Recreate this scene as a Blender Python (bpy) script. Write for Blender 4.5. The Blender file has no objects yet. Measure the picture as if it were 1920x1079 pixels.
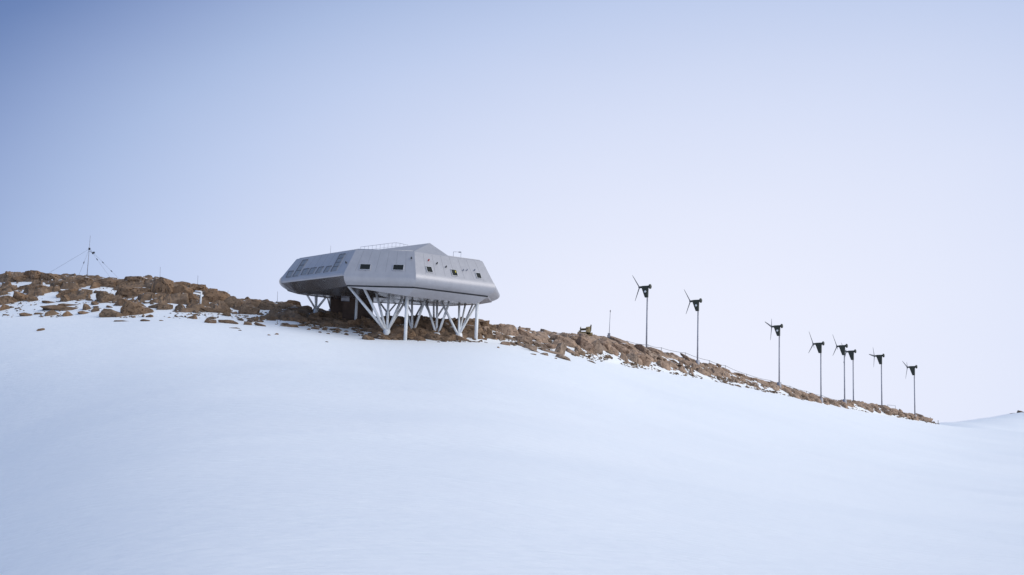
import bpy, math, random
import numpy as np
from mathutils import Vector, noise

random.seed(7)
rng = np.random.default_rng(11)
scene = bpy.context.scene
COL = scene.collection
R = math.radians

# ------------------------------------------------------------------ camera
EYE = np.array([0.0, 0.0, 1.7])
PITCH, ROLL, FPX = R(10), R(2), 2667.0
H_ = np.array([1.0, 0, 0]); FW = np.array([0, math.cos(PITCH), math.sin(PITCH)]); V_ = np.array([0, -math.sin(PITCH), math.cos(PITCH)])
CR = math.cos(ROLL) * H_ + math.sin(ROLL) * V_
CU = -math.sin(ROLL) * H_ + math.cos(ROLL) * V_

def ray(x, y):
    """direction through a picture point, scaled to one metre of depth"""
    d = FW + (x - 960) / FPX * CR - (y - 539.5) / FPX * CU
    return d / d[1]

def at(x, y, depth):
    return EYE + ray(x, y) * depth

cam_d = bpy.data.cameras.new('camera'); cam = bpy.data.objects.new('camera', cam_d); COL.objects.link(cam)
cam_d.sensor_width = 36; cam_d.lens = 50; cam_d.clip_end = 20000; cam_d.clip_start = 0.1
M = [[CR[0], CU[0], -FW[0], EYE[0]], [CR[1], CU[1], -FW[1], EYE[1]], [CR[2], CU[2], -FW[2], EYE[2]], [0, 0, 0, 1]]
from mathutils import Matrix
cam.matrix_world = Matrix(M)
scene.camera = cam

# ------------------------------------------------------------------ helpers
def tag(o, label=None, cat=None, group=None, kind=None):
    if label: o['label'] = label
    if cat: o['category'] = cat
    if group: o['group'] = group
    if kind: o['kind'] = kind
    return o

def empty(name, loc, label, cat, group=None):
    o = bpy.data.objects.new(name, None); COL.objects.link(o)
    o.location = tuple(loc); o.empty_display_size = 0.5
    bpy.context.view_layer.update()
    return tag(o, label, cat, group)

class MB:
    """collects shapes and links them as one mesh object"""
    def __init__(s): s.v = []; s.f = []; s.sm = []
    def add(s, verts, faces, smooth=False):
        b = len(s.v); s.v += [tuple(map(float, p)) for p in verts]
        for f in faces: s.f.append([i + b for i in f]); s.sm.append(smooth)
        return s
    def tube(s, a, b, ra, rb=None, n=10, caps=True):
        a = Vector(a); b = Vector(b); rb = ra if rb is None else rb
        d = (b - a).normalized(); u = d.orthogonal().normalized(); w = d.cross(u)
        vs = []
        for c, r in ((a, ra), (b, rb)):
            for i in range(n):
                t = 2 * math.pi * i / n; vs.append(c + (u * math.cos(t) + w * math.sin(t)) * r)
        fs = [[i, (i + 1) % n, n + (i + 1) % n, n + i] for i in range(n)]
        s.add(vs, fs, True)
        if caps: s.add(vs[:n], [list(range(n))[::-1]]); s.add(vs[n:], [list(range(n))])
        return s
    def box(s, c, ux, uy, uz):
        """box about c with half-axis vectors"""
        c = Vector(c); ux = Vector(ux); uy = Vector(uy); uz = Vector(uz)
        vs = [c + ux * i + uy * j + uz * k for k in (-1, 1) for j in (-1, 1) for i in (-1, 1)]
        return s.add(vs, [[0, 2, 3, 1], [4, 5, 7, 6], [0, 1, 5, 4], [2, 6, 7, 3], [0, 4, 6, 2], [1, 3, 7, 5]])
    def lathe(s, a, axis, prof, n=16):
        """prof: (distance along axis, radius)"""
        a = Vector(a); d = Vector(axis).normalized(); u = d.orthogonal().normalized(); w = d.cross(u)
        vs = []
        for t, r in prof:
            for i in range(n):
                q = 2 * math.pi * i / n; vs.append(a + d * t + (u * math.cos(q) + w * math.sin(q)) * max(r, 1e-4))
        fs = []
        for k in range(len(prof) - 1):
            for i in range(n): fs.append([k * n + i, k * n + (i + 1) % n, (k + 1) * n + (i + 1) % n, (k + 1) * n + i])
        return s.add(vs, fs, True)
    def slab(s, quad, nrm, t0, t1):
        """a plate: quad of points pushed from t0 to t1 along nrm"""
        n = Vector(nrm); q = [Vector(p) for p in quad]; k = len(q)
        vs = [p + n * t0 for p in q] + [p + n * t1 for p in q]
        fs = [list(range(k))[::-1], list(range(k, 2 * k))] + [[i, (i + 1) % k, k + (i + 1) % k, k + i] for i in range(k)]
        return s.add(vs, fs)
    def build(s, name, mat, parent=None, sharp=None):
        me = bpy.data.meshes.new(name)
        o = (Vector(parent.matrix_world.translation) if parent else Vector((0, 0, 0)))
        me.from_pydata([Vector(p) - o for p in s.v], [], s.f)
        me.polygons.foreach_set('use_smooth', s.sm)
        me.materials.append(mat)
        import bmesh
        bm = bmesh.new(); bm.from_mesh(me); bmesh.ops.remove_doubles(bm, verts=bm.verts, dist=1e-4)
        bmesh.ops.recalc_face_normals(bm, faces=bm.faces); bm.to_mesh(me); bm.free()
        if sharp: me.set_sharp_from_angle(angle=R(sharp))
        ob = bpy.data.objects.new(name, me); COL.objects.link(ob)
        if parent: ob.parent = parent
        bpy.context.view_layer.update()
        return ob

def np_mesh(name, verts, faces, mat, smooth=True):
    me = bpy.data.meshes.new(name)
    me.vertices.add(len(verts)); me.vertices.foreach_set('co', np.asarray(verts, np.float32).ravel())
    n = len(faces); me.loops.add(n * 4); me.polygons.add(n)
    me.loops.foreach_set('vertex_index', np.asarray(faces, np.int32).ravel())
    me.polygons.foreach_set('loop_start', np.arange(0, n * 4, 4, dtype=np.int32))
    me.polygons.foreach_set('use_smooth', np.full(n, smooth))
    me.update(calc_edges=True); me.validate()
    me.materials.append(mat)
    o = bpy.data.objects.new(name, me); COL.objects.link(o)
    return o

def grid_faces(nr, nc, wrap=False):
    i, j = np.meshgrid(np.arange(nr - 1), np.arange(nc if wrap else nc - 1), indexing='ij')
    j2 = (j + 1) % nc
    return np.stack([i * nc + j, i * nc + j2, (i + 1) * nc + j2, (i + 1) * nc + j], -1).reshape(-1, 4)

# ------------------------------------------------------------------ materials
def mat(name, color, rough=0.6, metal=0.0, spec=0.5):
    m = bpy.data.materials.new(name); m.use_nodes = True
    b = m.node_tree.nodes['Principled BSDF']
    b.inputs['Base Color'].default_value = (*color, 1); b.inputs['Roughness'].default_value = rough
    b.inputs['Metallic'].default_value = metal; b.inputs['Specular IOR Level'].default_value = spec
    return m

def nodes(m):
    nt = m.node_tree
    return nt, nt.nodes, nt.links, nt.nodes['Principled BSDF']

def vary(m, c0, c1, scale, detail=6, bump=0.0, bscale=None, mapping=(1, 1, 1), rough=None, coord='Object', dist=0.1):
    """noise between two colours plus a noise bump"""
    nt, N, L, b = nodes(m)
    tc = N.new('ShaderNodeTexCoord'); mp = N.new('ShaderNodeMapping'); mp.inputs['Scale'].default_value = mapping
    L.new(tc.outputs[coord], mp.inputs['Vector'])
    n = N.new('ShaderNodeTexNoise'); n.inputs['Scale'].default_value = scale; n.inputs['Detail'].default_value = detail; n.inputs['Roughness'].default_value = 0.6
    L.new(mp.outputs['Vector'], n.inputs['Vector'])
    cr = N.new('ShaderNodeValToRGB'); cr.color_ramp.elements[0].position = 0.3; cr.color_ramp.elements[1].position = 0.7
    cr.color_ramp.elements[0].color = (*c0, 1); cr.color_ramp.elements[1].color = (*c1, 1)
    L.new(n.outputs['Fac'], cr.inputs['Fac']); L.new(cr.outputs['Color'], b.inputs['Base Color'])
    if bump:
        n2 = N.new('ShaderNodeTexNoise'); n2.inputs['Scale'].default_value = bscale or scale * 3; n2.inputs['Detail'].default_value = 8
        L.new(mp.outputs['Vector'], n2.inputs['Vector'])
        bp = N.new('ShaderNodeBump'); bp.inputs['Strength'].default_value = bump; bp.inputs['Distance'].default_value = dist
        L.new(n2.outputs['Fac'], bp.inputs['Height']); L.new(bp.outputs['Normal'], b.inputs['Normal'])
    if rough:
        mr = N.new('ShaderNodeMapRange'); mr.inputs['To Min'].default_value = rough[0]; mr.inputs['To Max'].default_value = rough[1]
        L.new(n.outputs['Fac'], mr.inputs['Value']); L.new(mr.outputs['Result'], b.inputs['Roughness'])
    return cr

SNOW = mat('snow_material', (0.8, 0.84, 0.9), 0.65, 0, 0.2)
vary(SNOW, (0.845, 0.87, 0.90), (0.885, 0.90, 0.92), 0.05, 6, 0.7, 2.2, (0.4, 1.2, 1), coord='Object', dist=0.12)

def rock_mat(name, dark, light, iron):
    m = mat(name, dark, 0.9, 0, 0.25)
    cr = vary(m, dark, light, 0.55, 9, 0.9, 1.6, coord='Object', dist=0.22)
    nt, N, L, b = nodes(m)
    info = N.new('ShaderNodeObjectInfo')
    mix = N.new('ShaderNodeMix'); mix.data_type = 'RGBA'
    mr = N.new('ShaderNodeMapRange'); mr.inputs['To Min'].default_value = 0.0; mr.inputs['To Max'].default_value = 0.65
    L.new(info.outputs['Random'], mr.inputs['Value']); L.new(mr.outputs['Result'], mix.inputs['Factor'])
    L.new(cr.outputs['Color'], mix.inputs['A']); mix.inputs['B'].default_value = (*iron, 1)
    geo = N.new('ShaderNodeNewGeometry'); sx = N.new('ShaderNodeSeparateXYZ'); L.new(geo.outputs['Normal'], sx.inputs['Vector'])
    # fine mottling in world scale: lichen dark and pale mineral flecks
    n3 = N.new('ShaderNodeTexNoise'); n3.inputs['Scale'].default_value = 1.7; n3.inputs['Detail'].default_value = 7; n3.inputs['Roughness'].default_value = .7; L.new(geo.outputs['Position'], n3.inputs['Vector'])
    m3 = N.new('ShaderNodeMapRange'); m3.inputs['From Min'].default_value = .3; m3.inputs['From Max'].default_value = .7; m3.inputs['To Min'].default_value = .55; m3.inputs['To Max'].default_value = 1.4; L.new(n3.outputs['Fac'], m3.inputs['Value'])
    hv = N.new('ShaderNodeVectorMath'); hv.operation = 'SCALE'; L.new(mix.outputs['Result'], hv.inputs[0]); L.new(m3.outputs['Result'], hv.inputs['Scale'])
    n4 = N.new('ShaderNodeTexNoise'); n4.inputs['Scale'].default_value = 0.8; n4.inputs['Detail'].default_value = 6; L.new(geo.outputs['Position'], n4.inputs['Vector'])
    ad = N.new('ShaderNodeMath'); ad.operation = 'MULTIPLY_ADD'; L.new(n4.outputs['Fac'], ad.inputs[0]); ad.inputs[1].default_value = 0.9; L.new(sx.outputs['Z'], ad.inputs[2])
    ms = N.new('ShaderNodeMapRange'); ms.inputs['From Min'].default_value = 1.46; ms.inputs['From Max'].default_value = 1.52; L.new(ad.outputs[0], ms.inputs['Value'])
    mx = N.new('ShaderNodeMix'); mx.data_type = 'RGBA'; L.new(ms.outputs['Result'], mx.inputs['Factor']); L.new(hv.outputs[0], mx.inputs['A']); mx.inputs['B'].default_value = (.83, .85, .89, 1)
    L.new(mx.outputs['Result'], b.inputs['Base Color'])
    return m
ROCK_BROWN = rock_mat('brown_rock', (0.115, 0.078, 0.052), (0.27, 0.19, 0.13), (0.24, 0.142, 0.08))
ROCK_TAN = rock_mat('tan_rock', (0.18, 0.13, 0.096), (0.42, 0.315, 0.24), (0.36, 0.235, 0.16))

STEEL = mat('brushed_steel', (0.5, 0.5, 0.53), 0.5, 0.55)
def steel_nodes():
    nt, N, L, b = nodes(STEEL)
    tc = N.new('ShaderNodeTexCoord')
    n = N.new('ShaderNodeTexNoise'); n.inputs['Scale'].default_value = 1.3; n.inputs['Detail'].default_value = 9; n.inputs['Roughness'].default_value = .75
    ns = N.new('ShaderNodeMapping'); ns.inputs['Scale'].default_value = (1, 1, .28); L.new(tc.outputs['Object'], ns.inputs['Vector']); L.new(ns.outputs['Vector'], n.inputs['Vector'])
    cr = N.new('ShaderNodeValToRGB'); cr.color_ramp.elements[0].position = .25; cr.color_ramp.elements[1].position = .75
    cr.color_ramp.elements[0].color = (.39, .385, .41, 1); cr.color_ramp.elements[1].color = (.47, .465, .49, 1)
    L.new(n.outputs['Fac'], cr.inputs['Fac']); L.new(cr.outputs['Color'], b.inputs['Base Color'])
    mr = N.new('ShaderNodeMapRange'); mr.inputs['To Min'].default_value = .46; mr.inputs['To Max'].default_value = .6
    L.new(n.outputs['Fac'], mr.inputs['Value']); L.new(mr.outputs['Result'], b.inputs['Roughness'])
    # slight oil-canning of the sheets and the joints between them
    mp = N.new('ShaderNodeMapping'); mp.inputs['Rotation'].default_value = (R(90), 0, R(90))
    w = N.new('ShaderNodeTexNoise'); w.inputs['Scale'].default_value = 0.8; w.inputs['Detail'].default_value = 2
    L.new(tc.outputs['Object'], w.inputs['Vector'])
    bp = N.new('ShaderNodeBump'); bp.inputs['Strength'].default_value = .12; bp.inputs['Distance'].default_value = .1
    L.new(w.outputs['Fac'], bp.inputs['Height']); L.new(bp.outputs['Normal'], b.inputs['Normal'])
steel_nodes()
SOFFIT = mat('polished_soffit_steel', (0.4, 0.4, 0.42), 0.24, 0.9)
vary(SOFFIT, (0.38, 0.35, 0.34), (0.46, 0.435, 0.425), 0.9, 6, rough=(.2, .32))
ROOF = mat('roof_membrane', (0.42, 0.42, 0.46), 0.6, 0.5)
SEAM = mat('dark_joint', (0.03, 0.03, 0.035), 0.7)
FRAME = mat('pale_window_frame', (0.55, 0.55, 0.57), 0.45, 0.6)
GLASS = mat('window_glass', (0.012, 0.014, 0.012), 0.25, 0, 0.25)
PANEL = mat('solar_glass', (0.25, 0.26, 0.28), 0.42, 0.4)
PFRAME = mat('panel_frame', (0.13, 0.13, 0.145), 0.6, 0.3)
WHITE = mat('white_leg_paint', (0.74, 0.75, 0.77), 0.5)
vary(WHITE, (0.68, 0.69, 0.71), (0.78, 0.79, 0.8), 1.2, 4)
GREY = mat('galvanised_grey', (0.2, 0.2, 0.22), 0.55, 0.4)
vary(GREY, (0.22, 0.22, 0.25), (0.42, 0.42, 0.46), 0.9, 5)
OLIVE = mat('dark_olive_paint', (0.028, 0.03, 0.02), 0.6)
vary(OLIVE, (0.026, 0.029, 0.019), (0.052, 0.056, 0.038), 1.5, 4)
BLADE = mat('grey_blade', (0.09, 0.095, 0.11), 0.5)
DARK = mat('dark_metal', (0.05, 0.05, 0.055), 0.6, 0.3)
FILLER_SHADE = mat('shaded_filler_brown', (0.06, 0.035, 0.027), 0.8)  # dark brown carries the shade among rock and supports under the station
vary(FILLER_SHADE, (0.045, 0.027, 0.02), (0.11, 0.068, 0.05), 0.8, 6)
WOOD = mat('weathered_wood', (0.2, 0.15, 0.07), 0.85)
vary(WOOD, (0.25, 0.19, 0.09), (0.42, 0.33, 0.18), 3, 5, 0.4)
WOOD_DARK = mat('dark_wood', (0.06, 0.045, 0.03), 0.85)
vary(WOOD_DARK, (0.06, 0.05, 0.032), (0.15, 0.115, 0.07), 3, 5)
RED = mat('red_lamp', (0.4, 0.03, 0.03), 0.4)
WHITE_DISC = mat('white_badge', (0.8, 0.8, 0.78), 0.5)
YELLOW = mat('yellow_fitting', (0.5, 0.42, 0.06), 0.5)

# ------------------------------------------------------------------ terrain
def dirs(xs, ys):
    d = np.array([ray(a, b) for a, b in zip(xs, ys)])
    return np.arctan2(d[:, 0], 1.0), d[:, 2] / np.hypot(d[:, 0], 1.0), np.hypot(d[:, 0], 1.0)

CREST = [(-120, 520), (0, 515), (15, 511), (30, 514), (60, 512), (100, 515), (130, 516), (160, 517), (200, 519), (230, 526), (245, 522), (280, 519), (305, 523), (330, 530),
         (345, 533), (370, 534), (385, 542), (400, 547), (420, 550), (430, 557), (450, 560), (470, 563), (520, 566), (540, 566), (560, 571), (575, 578), (590, 583), (640, 590),
         (690, 592), (750, 594), (790, 594), (836, 599), (862, 597), (890, 600), (905, 600), (925, 607), (945, 609), (965, 611), (990, 616), (1020, 622), (1050, 624), (1090, 627),
         (1110, 630), (1140, 636), (1180, 645), (1215, 655), (1260, 666), (1308, 679), (1340, 688), (1400, 706), (1460, 720), (1500, 733), (1540, 746), (1560, 750), (1590, 749),
         (1620, 754), (1652, 760), (1680, 767), (1716, 779), (1740, 787), (1765, 795), (1800, 799), (1920, 806), (2100, 816)]
BORDER = [(-120, 588), (0, 590), (200, 595), (300, 590), (400, 600), (500, 605), (600, 615), (650, 628), (700, 636), (760, 640), (900, 640), (950, 640), (1000, 650), (1060, 665), (1100, 672),
          (1215, 692), (1300, 706), (1400, 725), (1500, 748), (1600, 768), (1700, 786), (1765, 797), (1920, 810), (2100, 820)]
SOLID = [(-120, 532), (0, 530), (50, 533), (100, 535), (150, 540), (200, 540), (240, 548), (300, 550), (340, 562), (380, 568), (420, 567), (450, 575), (500, 580), (540, 583), (570, 592), (600, 603),
         (640, 612), (680, 622), (720, 630), (760, 634), (800, 632), (850, 634), (900, 627), (930, 620), (950, 612), (965, 606), (1010, 616), (1030, 628), (1060, 644), (1080, 648), (1120, 655), (1160, 662), (1215, 674), (1260, 686), (1300, 693),
         (1340, 703), (1400, 719), (1460, 735), (1540, 758), (1600, 764), (1650, 771), (1700, 784), (1745, 792), (1765, 795), (1800, 790), (2100, 800)]
DEPTH = [(-200, 200), (0, 194), (300, 186), (450, 179.5), (560, 174.5), (700, 173), (900, 173), (1000, 180), (1100, 189), (1215, 206), (1308, 215), (1460, 230), (1540, 237), (1652, 258), (1716, 268), (1765, 275), (1920, 290), (2100, 300)]
PX = np.arange(-110, 2091, 5.0)
yc = np.interp(PX, *zip(*CREST)); yb = np.interp(PX, *zip(*BORDER)); ys_ = np.interp(PX, *zip(*SOLID)); dc = np.interp(PX, *zip(*DEPTH))
CREST_DROP = 2.5
AZ, EC, HC = dirs(PX, yc + CREST_DROP)
_, EB, HB = dirs(PX, np.maximum(yb, yc + CREST_DROP + 1.5))
RC = dc * HC
KF = np.interp(PX, (0, 450, 560, 900, 1050), (.3, .3, .2, .2, .3))
RB = RC - (np.maximum(yb, yc + 4) - yc) * KF - 1.5
ZC = 1.7 + EC * RC
ZB = 1.7 + EB * RB
RS = RB + (RC - RB) * np.clip((yb - ys_) / np.maximum(yb - yc, 1), 0, 1.4)

def soft(a, s):
    k = np.exp(-0.5 * (np.arange(-int(3 * s), int(3 * s) + 1) / s) ** 2); k /= k.sum(); n = len(k) // 2
    return np.convolve(np.concatenate([np.full(n, a[0]), a, np.full(n, a[-1])]), k, 'valid')
RB, ZB, ZC, RC = soft(RB, 12), soft(ZB, 12), soft(ZC, 1.5), soft(RC, 6)
RBW, ZBW = soft(RB, 26), soft(ZB, 26)      # the broad snow field below follows only the broad lie of the ridge

def vnoise(x, y, seed=0):
    xi = np.floor(x).astype(np.int64); yi = np.floor(y).astype(np.int64); fx = x - xi; fy = y - yi
    def h(a, b):
        n = (a * 374761393 + b * 668265263 + seed * 974711) & 0x7fffffff
        n = ((n ^ (n >> 13)) * 1274126177) & 0x7fffffff
        return ((n ^ (n >> 16)) & 0xffff) / 65535.0
    u = fx * fx * (3 - 2 * fx); v = fy * fy * (3 - 2 * fy)
    return (h(xi, yi) * (1 - u) + h(xi + 1, yi) * u) * (1 - v) + (h(xi, yi + 1) * (1 - u) + h(xi + 1, yi + 1) * u) * v

def fbm(x, y, oct=4, seed=0):
    a = 0.5; s = 0; t = 0
    for k in range(oct):
        s = s + a * vnoise(x * 2 ** k + 17.3 * k, y * 2 ** k - 9.1 * k, seed + k); t += a; a *= 0.5
    return s / t - 0.5

def smooth(a, b, x):
    t = np.clip((x - a) / (b - a), 0, 1); return t * t * (3 - 2 * t)

def ground(x, y):
    """height of the snow surface"""
    x = np.asarray(x, float); y = np.asarray(y, float)
    az = np.arctan2(x, y); r = np.hypot(x, y)
    zc = np.interp(az, AZ, ZC); zb = np.interp(az, AZ, ZB); rc = np.interp(az, AZ, RC); rb = np.interp(az, AZ, RB)
    out = np.abs(az); fall = 1 - 0.9 * smooth(0.42, 1.9, out)
    zc = zc * fall; zb = zb * fall
    u = r / rb
    rw = np.interp(az, AZ, RBW); zw = np.interp(az, AZ, ZBW) * fall
    wide = zw * np.clip(r / rw, 0, 1.05) ** 1.65
    near = zb * np.clip(u, 0, 1) ** 1.65
    k = smooth(0.6, 1.0, u)
    z1 = wide * (1 - k) + near * k
    # snow tipped away from the sun at left, shaped to darken that side
    turn = np.clip(-0.02 - az, 0, 0.7)
    z1 = z1 - (4.2 / 3) * np.minimum(r, 260) * np.minimum(turn, .36) ** 2 * turn * smooth(0.02, 0.15, u) * (1 - smooth(0.6, 1.0, u))
    t = np.clip((r - rb) / (rc - rb), 0, 1)
    z2 = zb + (zc - zb) * t
    d = np.maximum(r - rc, 0)
    back = np.where(d < 16, 0.012 * d * d, 0.012 * 256 + (d - 16) * 0.384)
    z = np.where(r < rb, z1, z2 - back)
    z = np.maximum(z, -14 + 0.2 * fbm(x / 40, y / 40, 3, 5))
    und = 0.9 * fbm(x / 26, y / 18, 3, 3) * smooth(30, 80, r) + 0.07 * fbm(x / 5, y / 1.9, 3, 9)
    fade = 1 - 0.8 * smooth(0.8, 1.0, u) * (1 - smooth(1.1, 1.3, u))
    return z + und * fade

def hit(px, py):
    """where the line of sight through a picture point meets the ground (or the crest below it)"""
    d = ray(px, py)
    ys = np.concatenate([np.arange(40, 320, 0.2)])
    P = EYE[None] + d[None] * ys[:, None]
    az = math.atan2(d[0], 1); rc = np.interp(az, AZ, RC)
    ok = (P[:, 2] < ground(P[:, 0], P[:, 1])) & (np.hypot(P[:, 0], P[:, 1]) < rc + 1)
    k = np.argmax(ok) if ok.any() else int(np.argmin(np.abs(np.hypot(P[:, 0], P[:, 1]) - rc)))
    return P[k]

# snow: one polar sheet from the camera to the horizon, fine inside the view
az_f = np.linspace(AZ[0], AZ[-1], 520)
az_o = np.linspace(AZ[-1], AZ[0] + 2 * math.pi, 110)[1:-1]
azs = np.concatenate([az_f, az_o])
rs = np.concatenate([np.linspace(0.5, 40, 40), np.linspace(41, 150, 130), np.linspace(150.6, 300, 250), np.geomspace(302, 9000, 40)])
A2, R2 = np.meshgrid(azs, rs)
X2 = R2 * np.sin(A2); Y2 = R2 * np.cos(A2)
verts = np.stack([X2, Y2, ground(X2, Y2)], -1).reshape(-1, 3)
snow = np_mesh('snow_field', verts, grid_faces(len(rs), len(azs), wrap=True)[:, ::-1], SNOW)
tag(snow, 'smooth white snow slope rising from the foreground to the rocky ridge', kind='structure')

# rock: a broken sheet that comes up through the snow along the crest
def worley(x, y, seed, tilt):
    """broken plates: height of a randomly tilted facet per cell, and the distance to the crack between cells"""
    xi = np.floor(x).astype(np.int64); yi = np.floor(y).astype(np.int64)
    b1 = np.full(x.shape, 9.0); b2 = np.full(x.shape, 9.0); h = np.zeros(x.shape)
    def hsh(a, b, s):
        n = (a * 374761393 + b * 668265263 + (seed + s) * 974711) & 0x7fffffff
        n = ((n ^ (n >> 13)) * 1274126177) & 0x7fffffff
        return ((n ^ (n >> 16)) & 0xffff) / 65535.0
    for i in (-1, 0, 1):
        for j in (-1, 0, 1):
            a = xi + i; b = yi + j
            dx = x - (a + 0.1 + 0.8 * hsh(a, b, 1)); dy = y - (b + 0.1 + 0.8 * hsh(a, b, 2))
            d = np.hypot(dx, dy)
            hh = 0.15 + 0.85 * hsh(a, b, 3) + tilt * ((hsh(a, b, 4) - .5) * dx + (hsh(a, b, 5) - .35) * dy)
            m = d < b1
            b2 = np.where(m, b1, np.minimum(b2, d)); h = np.where(m, hh, h); b1 = np.where(m, d, b1)
    return h, b2 - b1

az_r = np.linspace(AZ[14], np.interp(1768, PX, AZ), 1900)
tt = np.linspace(0, 1, 150)
A3, T3 = np.meshgrid(az_r, tt)
rs3 = np.interp(A3, AZ, RS); rc3 = np.interp(A3, AZ, RC); rb3 = np.interp(A3, AZ, RB)
RR = (rb3 - 2) + (rc3 + 9 - rb3 + 2) * T3
X3 = RR * np.sin(A3); Y3 = RR * np.cos(A3)
wx = X3 + 1.2 * fbm(X3 / 3, Y3 / 3, 2, 21); wy = Y3 + 1.2 * fbm(X3 / 3, Y3 / 3, 2, 22)
h1, e1 = worley(wx / 3.0, wy / 2.2, 31, 1.6); h2, e2 = worley(wx / 1.2, wy / 0.9, 41, 1.4)
dome = h1 * (0.35 + 0.65 * smooth(0, .16, e1)) + 0.38 * h2 * (0.3 + 0.7 * smooth(0, .2, e2)) - 0.12
sd = (RR - rs3) + 7.0 * fbm(X3 / 5, Y3 / 3, 3, 51)
scat = smooth(-14, -1, sd)
mask = smooth(-1.2, 1.2, sd) * (1 - smooth(4, 8, RR - rc3))
patch = smooth(0.02, 0.07, fbm(X3 / 3.2, Y3 / 1.5, 3, 81) - 0.02) * smooth(-17, -3, sd) * smooth(0.5, 2.5, RR - rb3) * (1 - mask)
mask = np.maximum(mask, patch)
top_ = 1 - 0.45 * smooth(-6, 0, RR - rc3)
off = -0.55 + mask * (0.52 + 0.72 * dome * top_) + 0.12 * fbm(X3 / 0.5, Y3 / 0.5, 3, 71) * (mask > 0)
pxr = np.interp(A3, AZ, PX)
off = off - 0.95 * smooth(-0.05, 0.04, fbm(X3 / 2.2, Y3 / 0.9, 3, 91)) * smooth(1210, 1300, pxr) * (1 - smooth(-2.6, -0.8, RR - rc3))
off = off - 0.8 * smooth(0.10, 0.20, fbm(X3 / 6, Y3 / 3, 3, 61)) * (1 - smooth(-4.5, -2.0, RR - rc3))
verts = np.stack([X3, Y3, ground(X3, Y3) + off], -1).reshape(-1, 3)
verts = verts.reshape(len(tt), len(az_r), 3); cut = int(np.argmin(np.abs(pxr[0] - 930)))
for sl, m, lab in ((slice(0, cut + 1), ROCK_BROWN, 'brown broken bedrock along the crest left of and under the station'), (slice(cut, None), ROCK_TAN, 'tan broken bedrock along the crest down past the turbines')):
    vv = verts[:, sl].reshape(-1, 3)
    tag(np_mesh('rocky_ridge', vv, grid_faces(len(tt), verts[:, sl].shape[1])[:, ::-1], m), lab, kind='structure')

# far snow hill at the right edge
def hill():
    pts = [(1700, 800), (1766, 795.5), (1800, 791), (1840, 785), (1892, 776.5), (1920, 777), (2000, 772), (2150, 768), (2300, 780)]
    px = np.arange(1640, 2320, 10.0); py = np.interp(px, *zip(*pts)); py[px < 1700] = 803
    rows = []
    for s in np.linspace(-1, 1, 41):
        w = math.cos(s * math.pi / 2) ** 1.2
        row = []
        for a, b in zip(px, py):
            dp_ = 560 + (a - 1700) * 0.9; p = at(a, b, dp_); top = p[2]
            row.append((p[0] + 40 * min(s, 0) * -1, dp_ + (260 if s < 0 else 120) * s, -15 + (top + 15) * w + 0.8 * (noise.noise((a / 40, s * 3, 0))) * w))
        rows.append(row)
    v = np.array(rows).reshape(-1, 3)
    o = np_mesh('far_hill', v, grid_faces(41, len(px))[:, ::-1], SNOW)
    tag(o, 'distant low snow hill beyond the end of the ridge', kind='structure')
hill()

# ------------------------------------------------------------------ boulders
import bmesh
def boulder_mesh(seed, flat, m):
    rd = random.Random(seed)
    bm = bmesh.new()
    for k in range(rd.randint(13, 20)):
        n = Vector((rd.gauss(0, 1), rd.gauss(0, 1), rd.gauss(0, 1))).normalized()
        sq = max(abs(n.x), abs(n.y), abs(n.z)); n = n * (1 / sq) ** rd.uniform(.3, .85)      # blocky rather than round
        bm.verts.new(n * rd.uniform(.8, 1.05))
    bmesh.ops.convex_hull(bm, input=bm.verts)
    for v in [v for v in bm.verts if not v.link_faces]: bm.verts.remove(v)
    bmesh.ops.dissolve_limit(bm, angle_limit=R(9), verts=bm.verts, edges=bm.edges)
    bmesh.ops.bevel(bm, geom=bm.edges[:], offset=.05, segments=1, affect='EDGES', clamp_overlap=True)
    bmesh.ops.triangulate(bm, faces=bm.faces)
    for it in range(4):
        bmesh.ops.subdivide_edges(bm, edges=[e for e in bm.edges if e.calc_length() > .13], cuts=1)
        bmesh.ops.triangulate(bm, faces=bm.faces)
    off = Vector((rd.uniform(0, 50), rd.uniform(0, 50), rd.uniform(0, 50)))
    bed = rd.uniform(5, 9)
    for v in bm.verts:
        p = v.co.copy()
        nz = noise.fractal(p * 2.4 + off, 0.8, 2.2, 5)
        cr = abs(noise.noise(p * 2.2 + off * 2)); crack = -0.15 * max(0, 1 - cr / 0.05)
        q = (p.z + p.x * .25 + 0.06 * noise.noise(p * 3 + off)) * bed
        st = -0.045 * max(0, 1 - abs((q % 1) - .5) / .12) * (0.5 + noise.noise(p * 1.3 + off))
        v.co = p * (1 + 0.075 * nz + crack + st)
    me = bpy.data.meshes.new('boulder'); bm.to_mesh(me); bm.free()
    co = np.empty(len(me.vertices) * 3); me.vertices.foreach_get('co', co); co = co.reshape(-1, 3)
    lo, hi = co.min(0), co.max(0)
    co = (co - (lo + hi) / 2) / ((hi - lo) / 2)
    me.vertices.foreach_set('co', co.ravel().astype(np.float32))
    me.polygons.foreach_set('use_smooth', [True] * len(me.polygons)); me.set_sharp_from_angle(angle=R(28))
    me.materials.append(m); me.update()
    return me
B_BROWN = [boulder_mesh(100 + k, 0, ROCK_BROWN) for k in range(12)]
B_TAN = [boulder_mesh(300 + k, 0, ROCK_TAN) for k in range(12)]

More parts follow.
